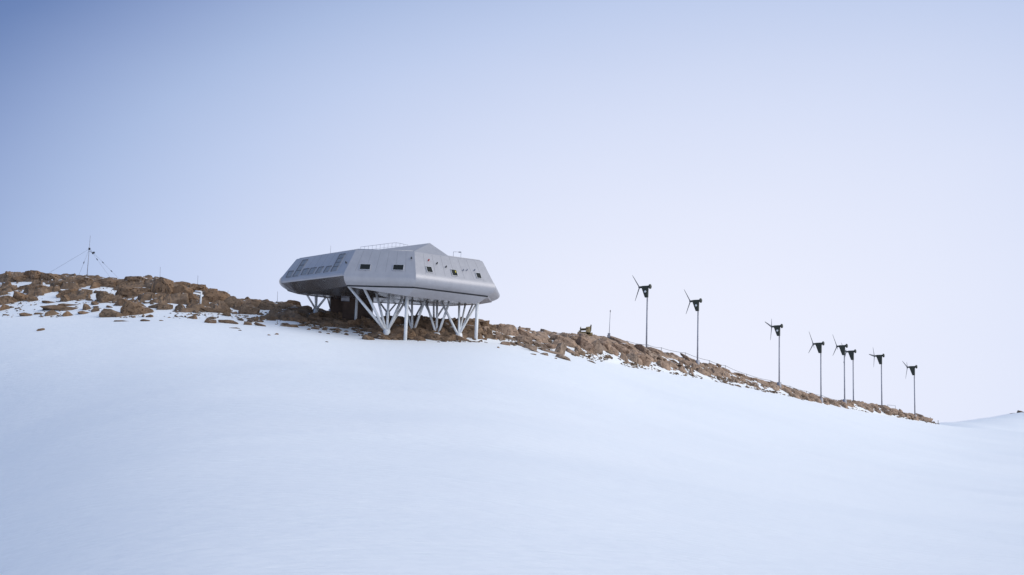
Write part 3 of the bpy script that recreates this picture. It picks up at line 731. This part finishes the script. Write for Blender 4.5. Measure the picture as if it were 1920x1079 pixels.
for (bx, by, tx, ty, dep) in ((759.3, 640, 763.8, 551, 162.6), (891.8, 645, 895.2, 564, 165.8), (668.3, 600, 669.3, 556, 169.2)):
    p = Vector(at(tx, ty, dep)); b = Vector(at(bx, by, dep))
    MB().tube((p.x, p.y, b.z - 1.2), p, .2 if dep < 167 else .17, n=16).build('leg', WHITE, ST)
# rear fans of legs
for (bx, by, bd, tops_) in (
    (592.5, 581, 172, [(571, 550, 170, .12), (590.5, 546, 171.5, .12), (594.3, 546, 172, .14), (624, 545, 170, .14)]),
    (620.5, 582, 174, [(612, 556, 172.4, .1), (618, 555, 172.4, .11)]),
    (641, 581, 174, [(625, 558, 172.4, .1), (655, 558, 172.4, .1), (642, 556, 172.4, .1)]),
    (727, 588, 174, [(711, 570, 172.4, .12), (745, 570, 172.4, .1)]),
    (777, 598, 173.5, [(762, 572, 172.4, .1), (793, 572, 172.4, .12)]),
    (813.5, 604, 173.5, [(797, 574, 172.4, .12), (813, 572, 172.4, .13), (835, 575, 172.4, .12)])):
    f = foot(bx, by, bd)
    for (tx, ty, td, r) in tops_: leg(f, Vector(at(tx, ty, td)) + Vector((0, 0, .25)), r, WHITE)
    MB().tube(f - Vector((0, 0, 1.6)), f + Vector((0, 0, .1)), .3, n=12).build('footing', WHITE, ST)
# added filler blocks between the legs, coloured as shaded rock and supports
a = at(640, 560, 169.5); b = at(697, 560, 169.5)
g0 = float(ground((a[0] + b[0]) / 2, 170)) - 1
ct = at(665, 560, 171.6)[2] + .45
MB().box(((a[0] + b[0]) / 2, 171.6, (g0 + ct) / 2), ((b[0] - a[0]) / 2 - .1, 0, 0), (0, 1.1, 0), (0, 0, (ct - g0) / 2)).build('shaded_filler', FILLER_SHADE, ST)
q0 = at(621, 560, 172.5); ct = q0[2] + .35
MB().box(((q0[0] + a[0]) / 2, 172.9, (g0 + ct) / 2), ((a[0] - q0[0]) / 2, 0, 0), (0, .7, 0), (0, 0, (ct - g0) / 2)).build('shaded_filler_left', FILLER_SHADE, ST)  # second added block, its colour standing for shade
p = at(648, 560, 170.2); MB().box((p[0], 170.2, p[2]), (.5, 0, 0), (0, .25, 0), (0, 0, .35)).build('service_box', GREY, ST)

# ------------------------------------------------------------------ wind turbines
PSI = R(28); CONE = R(12)
def turbine(hub_px, base_px, depth, blades, label, badge, Rb=2.25):
    hub = Vector(at(*hub_px, depth)); mx = Vector(at(*base_px, depth))
    ax = Vector((-math.cos(PSI), math.sin(PSI), -0.03)).normalized()         # from the mast towards the hub
    NL = 1.98                                                               # hub to far end
    mtop = hub - ax * 1.28
    gz = float(ground(mtop.x, mtop.y))
    base = Vector((mtop.x, mtop.y, mx.z))
    t = empty('wind_turbine', base, label, 'wind turbine', 'wind turbines along the ridge')
    side = ax.cross(Vector((0, 0, 1))).normalized()
    zb = hub.z - 1.55
    MB().tube((base.x, base.y, min(gz, base.z) - 1.2), (base.x, base.y, zb + .1), .125, .10, n=14).build('mast', GREY, t)
    MB().lathe((base.x, base.y, min(gz, base.z) - .3), (0, 0, 1), [(0, .34), (max(base.z - min(gz, base.z), 0) + .2, .34), (max(base.z - min(gz, base.z), 0) + .24, .2), (max(base.z - min(gz, base.z), 0) + .26, 0)], 12).build('base_plate', GREY, t)
    # nacelle: tapered barrel with a flared end
    nb = MB().lathe(hub, -ax, [(.12, 0), (.12, .13), (.3, .16), (.5, .19), (1.38, .17), (1.56, .2), (1.58, .34), (1.77, .35), (1.84, .25), (1.85, 0)], 18)
    nac = nb.build('nacelle', OLIVE, t)
    # triangular fairing under the nacelle
    a0 = hub - ax * .36; a1 = hub - ax * 1.40; b0 = hub - ax * .92; b1 = hub - ax * 1.38
    q = [a0 + Vector((0, 0, -.06)), a1 + Vector((0, 0, -.06)), Vector((b1.x, b1.y, zb)), Vector((b0.x, b0.y, zb))]
    MB().slab(q, side, -.16, .16).build('fairing', OLIVE, t)
    if badge:
        c = hub - ax * .98 + Vector((0, 0, -.72)); n = side if side.y < 0 else -side
        MB().lathe(c + n * .155, n, [(0, .17), (.025, .17), (.026, 0)], 16).build('badge', WHITE_DISC, t)
    rot = MB().lathe(hub, -ax, [(-.16, 0), (-.15, .09), (-.05, .16), (.1, .17), (.13, 0)], 14).build('rotor_hub', BLADE, t)
    e = side if side.y > 0 else -side
    e = (e - ax * e.dot(ax)).normalized(); up = ax.cross(e).normalized()
    if up.z < 0: up = -up
    for phi in blades:
        rad = up * math.cos(R(phi)) + e * math.sin(R(phi)); tan = ax.cross(rad).normalized()
        d = (rad * math.cos(CONE) + ax * math.sin(CONE)).normalized()
        nrm = d.cross(tan).normalized()
        m = MB(); vs = []; st = [(0.0, .10, .08), (.12, .09, .08), (.26, .13, .07), (.45, .15, .055), (1.0, .13, .04), (1.7, .095, .03), (Rb - .05, .06, .018), (Rb, .02, .01)]
        for s_, w, th in st:
            c = hub + d * s_ if s_ > .24 else hub + rad * s_ * .98 + ax * s_ * .3
            for dx, dy in ((-w, 0), (-w * .3, th), (w * .6, th * .6), (w, 0), (w * .6, -th * .6), (-w * .3, -th)):
                vs.append(c + tan * dx + nrm * dy)
        fs = []
        for i in range(len(st) - 1):
            for j in range(6): fs.append([i * 6 + j, i * 6 + (j + 1) % 6, (i + 1) * 6 + (j + 1) % 6, (i + 1) * 6 + j])
        fs.append([len(vs) - 6 + j for j in range(6)])
        m.add(vs, fs, True); m.build('blade', BLADE, t)
    return t
TUR = [((1199, 539.3), (1215.3, 655), 206, (76, 196, 316), 'dark wind turbine with white dot nearest the station, first of the row', True),
       ((1294.4, 565.5), (1307.5, 676), 215, (80, 200, 320), 'dark wind turbine with white dot standing second from the station', True),
       ((1447, 613), (1461, 717), 229, (44, 164, 284), 'wind turbine with white dot standing alone mid slope, one blade level', True),
       ((1525, 645.5), (1540, 747), 235, (100, 220, 340), 'plain olive wind turbine left of the overlapping pair, where the rope line ends', False),
       ((1569.4, 650), (1584.5, 749), 243, (96, 216, 336), 'wind turbine in front of the overlapping pair, blades clear against the sky', False),
       ((1586.6, 660), (1602, 752), 259, (72, 192, 312), 'wind turbine of the overlapping pair with its rotor behind the other nacelle', False),
       ((1639.5, 668), (1653.5, 760), 260, (32, 152, 272), 'wind turbine beside the small handrail, second from the far end', False),
       ((1701.4, 689), (1716.5, 778.5), 268, (56, 176, 296), 'wind turbine at the far low end of the row', False)]
for a in TUR: turbine(*a)

# ------------------------------------------------------------------ guyed mast
p0 = hit(163, 519); dep = p0[1]
MT = empty('weather_mast', (p0[0], p0[1], p0[2]), 'thin guyed weather mast on the rocky skyline at left', 'mast')
tp = Vector(at(169.3, 442, dep)); bs = Vector(at(163, 519, dep))
MB().tube(bs - Vector((0, 0, .6)), tp, .05, .025, n=8).build('pole', GREY, MT)
MB().tube(bs - Vector((0, 0, .3)), bs + Vector((0, 0, .25)), .16, n=10).build('base', DARK, MT)
hd = Vector(at(167.6, 467, dep)); MB().box(hd, (.11, 0, 0), (0, .11, 0), (0, 0, .14)).build('sensor', DARK, MT)
s2 = Vector(at(175, 474.5, dep - .5)); g = MB().box(s2, (.16, 0, .1), (0, .1, 0), (-.05, 0, .09)); g.tube(s2, Vector(at(168, 472, dep)), .03, n=6); g.build('sensor', DARK, MT)
for gx, gy, dd in ((92, 512, -2), (147, 518, -4), (206, 520, 3), (226, 526, -2)):
    e = hit(gx, gy); e = Vector(e); MB().tube(hd, e, .013, n=5).build('guy_wire', GREY, MT)
    n_ = {147: [(157.2, 488)], 226: [(193, 490), (209, 503)], 206: [(182, 489)]}.get(gx, [])
    for bx, by in n_:
        t_ = (bx - 167.6) / (gx - 167.6); c = hd.lerp(e, t_); MB().tube(c - (e - hd).normalized() * .14, c + (e - hd).normalized() * .14, .06, n=6).build('turnbuckle', DARK, MT)

# marker canes along the crest
for x, y0, y1, lab in ((300, 501, 524, 'thin bare cane on the skyline right of the guyed mast'), (370.5, 517, 536, 'thin bare cane on the skyline above the white pipe'),
                       (427, 545, 560, 'thin short cane on the skyline right of the white pipe'), (520, 547, 569, 'thin cane on the skyline just left of the station')):
    h = hit(x, y1); t = Vector(at(x + .6, y0, h[1]))
    m = MB().tube((h[0], h[1], h[2] - .5), t, .035, .022, n=6).build('marker_cane', GREY); tag(m, lab, 'marker pole', 'marker canes on the skyline')

# white pipe left of the station
h = hit(378, 571); PI_ = empty('vent_pipe', h, 'white upright pipe with a short side arm among the rocks left of the station', 'pipe')
a = Vector(at(377.6, 547.5, h[1] - 1.2)); b = Vector((a.x, a.y, h[2] - .5))
MB().tube(b, a, .11, n=12).build('upright', WHITE, PI_)
g = Vector(at(366, 546.5, h[1] - 1.0)); MB().tube(a, g, .11, n=12).build('arm', WHITE, PI_)

# wooden frame on the ridge: Z7 converts enlarged picture coordinates
Z7 = lambda x, y, d: Vector(at(1060 + x / 16.6, 595 + y / 16.6, d))
h = hit(1097, 629); D = h[1]
WF = empty('wooden_frame', h, 'weathered wooden frame with raised dark back board standing on the skyline rocks', 'frame')
dp = Vector((0, .55, 0))
def bar(x0, y0, x1, y1, r, m, name, both=True):
    a = Z7(x0, y0, D); b = Z7(x1, y1, D); g = MB()
    ax = (b - a) / 2; nv = Vector((0, 1, 0)).cross(ax).normalized() * r
    for s in ((-1, 1) if both else (0,)):
        MB().box((a + b) / 2 + dp * s, ax, (0, r, 0), nv).build(name, m, WF)
bar(430, 482, 700, 488, .06, WOOD_DARK, 'lower_rail'); bar(470, 388, 710, 376, .07, WOOD_DARK, 'upper_rail')
bar(472, 320, 476, 490, .05, WOOD_DARK, 'post'); bar(420, 430, 450, 490, .05, WOOD_DARK, 'runner_tip')
MB().box(Z7(708, 432, D), (.28, 0, .04), (0, .6, 0), (-.02, 0, .5)).build('end_panel', WOOD, WF)
MB().slab([Z7(775, 470, D) + dp * s for s in (-1,)] + [Z7(750, 330, D) - dp, Z7(790, 240, D) - dp, Z7(812, 270, D) - dp, Z7(800, 440, D) - dp], (0, 1, 0), 0, 1.1).build('back_board', WOOD_DARK, WF)
MB().box(Z7(610, 520, D), (1.0, 0, -.02), (0, .6, 0), (0, 0, .13)).build('sill', WOOD, WF)
for x in (480, 745): MB().tube(Z7(x, 520, D), Z7(x, 600, D), .12, n=8).build('foot', WOOD, WF)

# pole with a box
h = hit(1141.7, 638); BP = empty('box_pole', h, 'slim pole rising from a grey box beside the rope line on the ridge', 'pole')
D = h[1]; a = Vector(at(1143.5, 583, D)); c = Vector(at(1141.7, 631, D))
MB().tube((c.x, c.y, h[2] - .5), (c.x + .12, c.y, a.z), .05, .03, n=8).build('pole', GREY, BP)
MB().tube((c.x + .115, c.y, a.z - .2), (c.x + .12, c.y, a.z + .08), .055, n=8).build('tip', DARK, BP)
MB().box((c.x, c.y - .05, c.z + .12), (.17, 0, 0), (0, .14, 0), (0, 0, .3)).build('box', GREY, BP)
MB().box((c.x, c.y - .05, c.z - .32), (.2, 0, 0), (0, .16, 0), (0, 0, .12)).build('foot', DARK, BP)

# rope line on posts
RP = [(1111, 627.5), (1142, 634.5), (1176, 640), (1215, 647), (1240, 652.5), (1285, 662), (1330, 676.5), (1360, 686), (1400, 702), (1445, 714), (1481, 724.5), (1512, 734), (1541, 741.8), (1572, 751)]
h = hit(1111, 632); RL = empty('rope_line', h, 'long thin rope line on low posts following the ridge past the turbines', 'rope line')
rp = MB(); last = None
for x, y in RP:
    dep = float(np.interp(x, *zip(*DEPTH))) + 1.5
    p = Vector(at(x, y, dep)); gz = float(ground(p.x, p.y))
    MB().tube((p.x, p.y, min(gz, p.z) - .5), p + Vector((0, 0, .05)), .035, n=6).build('post', DARK, RL)
    if last is not None:
        k = 6; pts = [last.lerp(p, i / k) - Vector((0, 0, .12 * 4 * (i / k) * (1 - i / k))) for i in range(k + 1)]
        for i in range(k): rp.tube(pts[i], pts[i + 1], .026, n=5, caps=False)
    last = p
rp.build('rope', DARK, RL)

# small handrail and end posts
dep = float(np.interp(1675, *zip(*DEPTH))) + 1
a = Vector(at(1664, 759.7, dep)); b = Vector(at(1679, 761, dep)); HR = empty('handrail', (a.x, a.y, float(ground(a.x, a.y))), 'small thin metal handrail just right of a turbine foot near the far end', 'handrail')
MB().tube(a, b, .03, n=6).build('rail', GREY, HR)
for p in (a, b): MB().tube((p.x, p.y, min(p.z - 1, float(ground(p.x, p.y)) - .3)), p, .03, n=6).build('post', GREY, HR)
for x, y0, y1, lab in ((1744.5, 782.5, 789, 'short dark post on the last rocks past the farthest turbine'), (1759, 788.5, 795, 'tiny leaning stake at the very end of the rocky ridge')):
    dep = float(np.interp(x, *zip(*DEPTH))); t = Vector(at(x, y0, dep)); m = MB().tube((t.x, t.y, at(x, y1, dep)[2] - .4), t, .05, n=6).build('stake', DARK); tag(m, lab, 'stake')

# ------------------------------------------------------------------ light
SUN_AZ, SUN_EL = R(104), R(32)        # clockwise from +Y
w = bpy.data.worlds.new('World'); scene.world = w; w.use_nodes = True
nt = w.node_tree; N = nt.nodes; L = nt.links
for n in list(N): N.remove(n)
out = N.new('ShaderNodeOutputWorld')
sky = N.new('ShaderNodeTexSky'); sky.sky_type = 'NISHITA'; sky.sun_disc = False
sky.sun_elevation = SUN_EL; sky.sun_rotation = SUN_AZ; sky.altitude = 1300; sky.dust_density = 2.0; sky.air_density = 1.0
b1 = N.new('ShaderNodeBackground'); b1.inputs['Strength'].default_value = 0.06; L.new(sky.outputs['Color'], b1.inputs['Color'])
tc = N.new('ShaderNodeTexCoord'); sp = N.new('ShaderNodeSeparateXYZ'); L.new(tc.outputs['Generated'], sp.inputs['Vector'])
X, Y, Z = sp.outputs
def mth(op, a, b=None):
    n = N.new('ShaderNodeMath'); n.operation = op
    for i, v in enumerate((a, b)):
        if v is None: continue
        if isinstance(v, (int, float)): n.inputs[i].default_value = v
        else: L.new(v, n.inputs[i])
    return n.outputs[0]
# thin cloud veil, brightest low over the ridge, thinning to blue up to the left
q = mth('ADD', mth('ADD', mth('ADD', 0.714, mth('MULTIPLY', X, 0.443)), mth('MULTIPLY', Z, 1.292)), mth('ADD', mth('MULTIPLY', mth('MULTIPLY', X, X), -1.857), mth('ADD', mth('MULTIPLY', mth('MULTIPLY', Z, Z), -5.323), mth('MULTIPLY', mth('MULTIPLY', X, Z), 0.677))))
def mrange(v, a, b, c, d):
    n = N.new('ShaderNodeMapRange'); n.interpolation_type = 'SMOOTHSTEP'; n.inputs['From Min'].default_value = a; n.inputs['From Max'].default_value = b
    n.inputs['To Min'].default_value = c; n.inputs['To Max'].default_value = d; L.new(v, n.inputs['Value']); return n.outputs['Result']
nz = N.new('ShaderNodeTexNoise'); nz.inputs['Scale'].default_value = 3.0; nz.inputs['Detail'].default_value = 4
mp = N.new('ShaderNodeMapping'); mp.inputs['Scale'].default_value = (1, 1, 3.0); L.new(tc.outputs['Generated'], mp.inputs['Vector']); L.new(mp.outputs['Vector'], nz.inputs['Vector'])
q = mth('ADD', q, mth('MULTIPLY', mth('SUBTRACT', nz.outputs['Fac'], 0.5), 0.05))
cr = N.new('ShaderNodeValToRGB'); e = cr.color_ramp.elements
e[0].position = .04; e[0].color = (.085, .16, .38, 1); e[1].position = .83; e[1].color = (.83, .855, .985, 1)
for p_, c_ in ((.15, (.15, .232, .468)), (.28, (.279, .37, .62)), (.40, (.40, .50, .745)), (.52, (.52, .61, .84)), (.68, (.68, .74, .925))):
    k = e.new(p_); k.color = (*c_, 1)
fl_ = N.new('ShaderNodeMath'); fl_.operation = 'SMOOTH_MAX'; L.new(q, fl_.inputs[0]); fl_.inputs[1].default_value = .07; fl_.inputs[2].default_value = .22; q = fl_.outputs[0]
L.new(q, cr.inputs['Fac'])
far = mth('MAXIMUM', mrange(Z, .40, .75, 0, 1), mrange(Y, .80, .35, 0, 1))
mx = N.new('ShaderNodeMix'); mx.data_type = 'RGBA'; L.new(far, mx.inputs['Factor']); L.new(cr.outputs['Color'], mx.inputs['A']); fm_ = N.new('ShaderNodeMix'); fm_.data_type = 'RGBA'; L.new(mrange(X, -.75, .55, 0, 1), fm_.inputs['Factor'])
fm_.inputs['A'].default_value = (.14, .26, .53, 1); fm_.inputs['B'].default_value = (.54, .61, .73, 1); L.new(fm_.outputs['Result'], mx.inputs['B'])
b2 = N.new('ShaderNodeBackground'); b2.inputs['Strength'].default_value = 0.75; L.new(mx.outputs['Result'], b2.inputs['Color'])
ms = N.new('ShaderNodeMixShader'); ms.inputs['Fac'].default_value = 0.93
L.new(b1.outputs[0], ms.inputs[1]); L.new(b2.outputs[0], ms.inputs[2]); L.new(ms.outputs[0], out.inputs['Surface'])

sd_ = bpy.data.lights.new('sun', 'SUN'); sd_.energy = 1.5; sd_.angle = R(60); sd_.color = (1.0, 0.965, 0.92)
so = bpy.data.objects.new('sun', sd_); COL.objects.link(so)
sdir = Vector((math.sin(SUN_AZ) * math.cos(SUN_EL), math.cos(SUN_AZ) * math.cos(SUN_EL), math.sin(SUN_EL)))
so.rotation_euler = (-sdir).to_track_quat('-Z', 'Y').to_euler()

scene.view_settings.view_transform = 'Standard'; scene.view_settings.look = 'None'; scene.view_settings.exposure = 0.5; scene.view_settings.gamma = 1
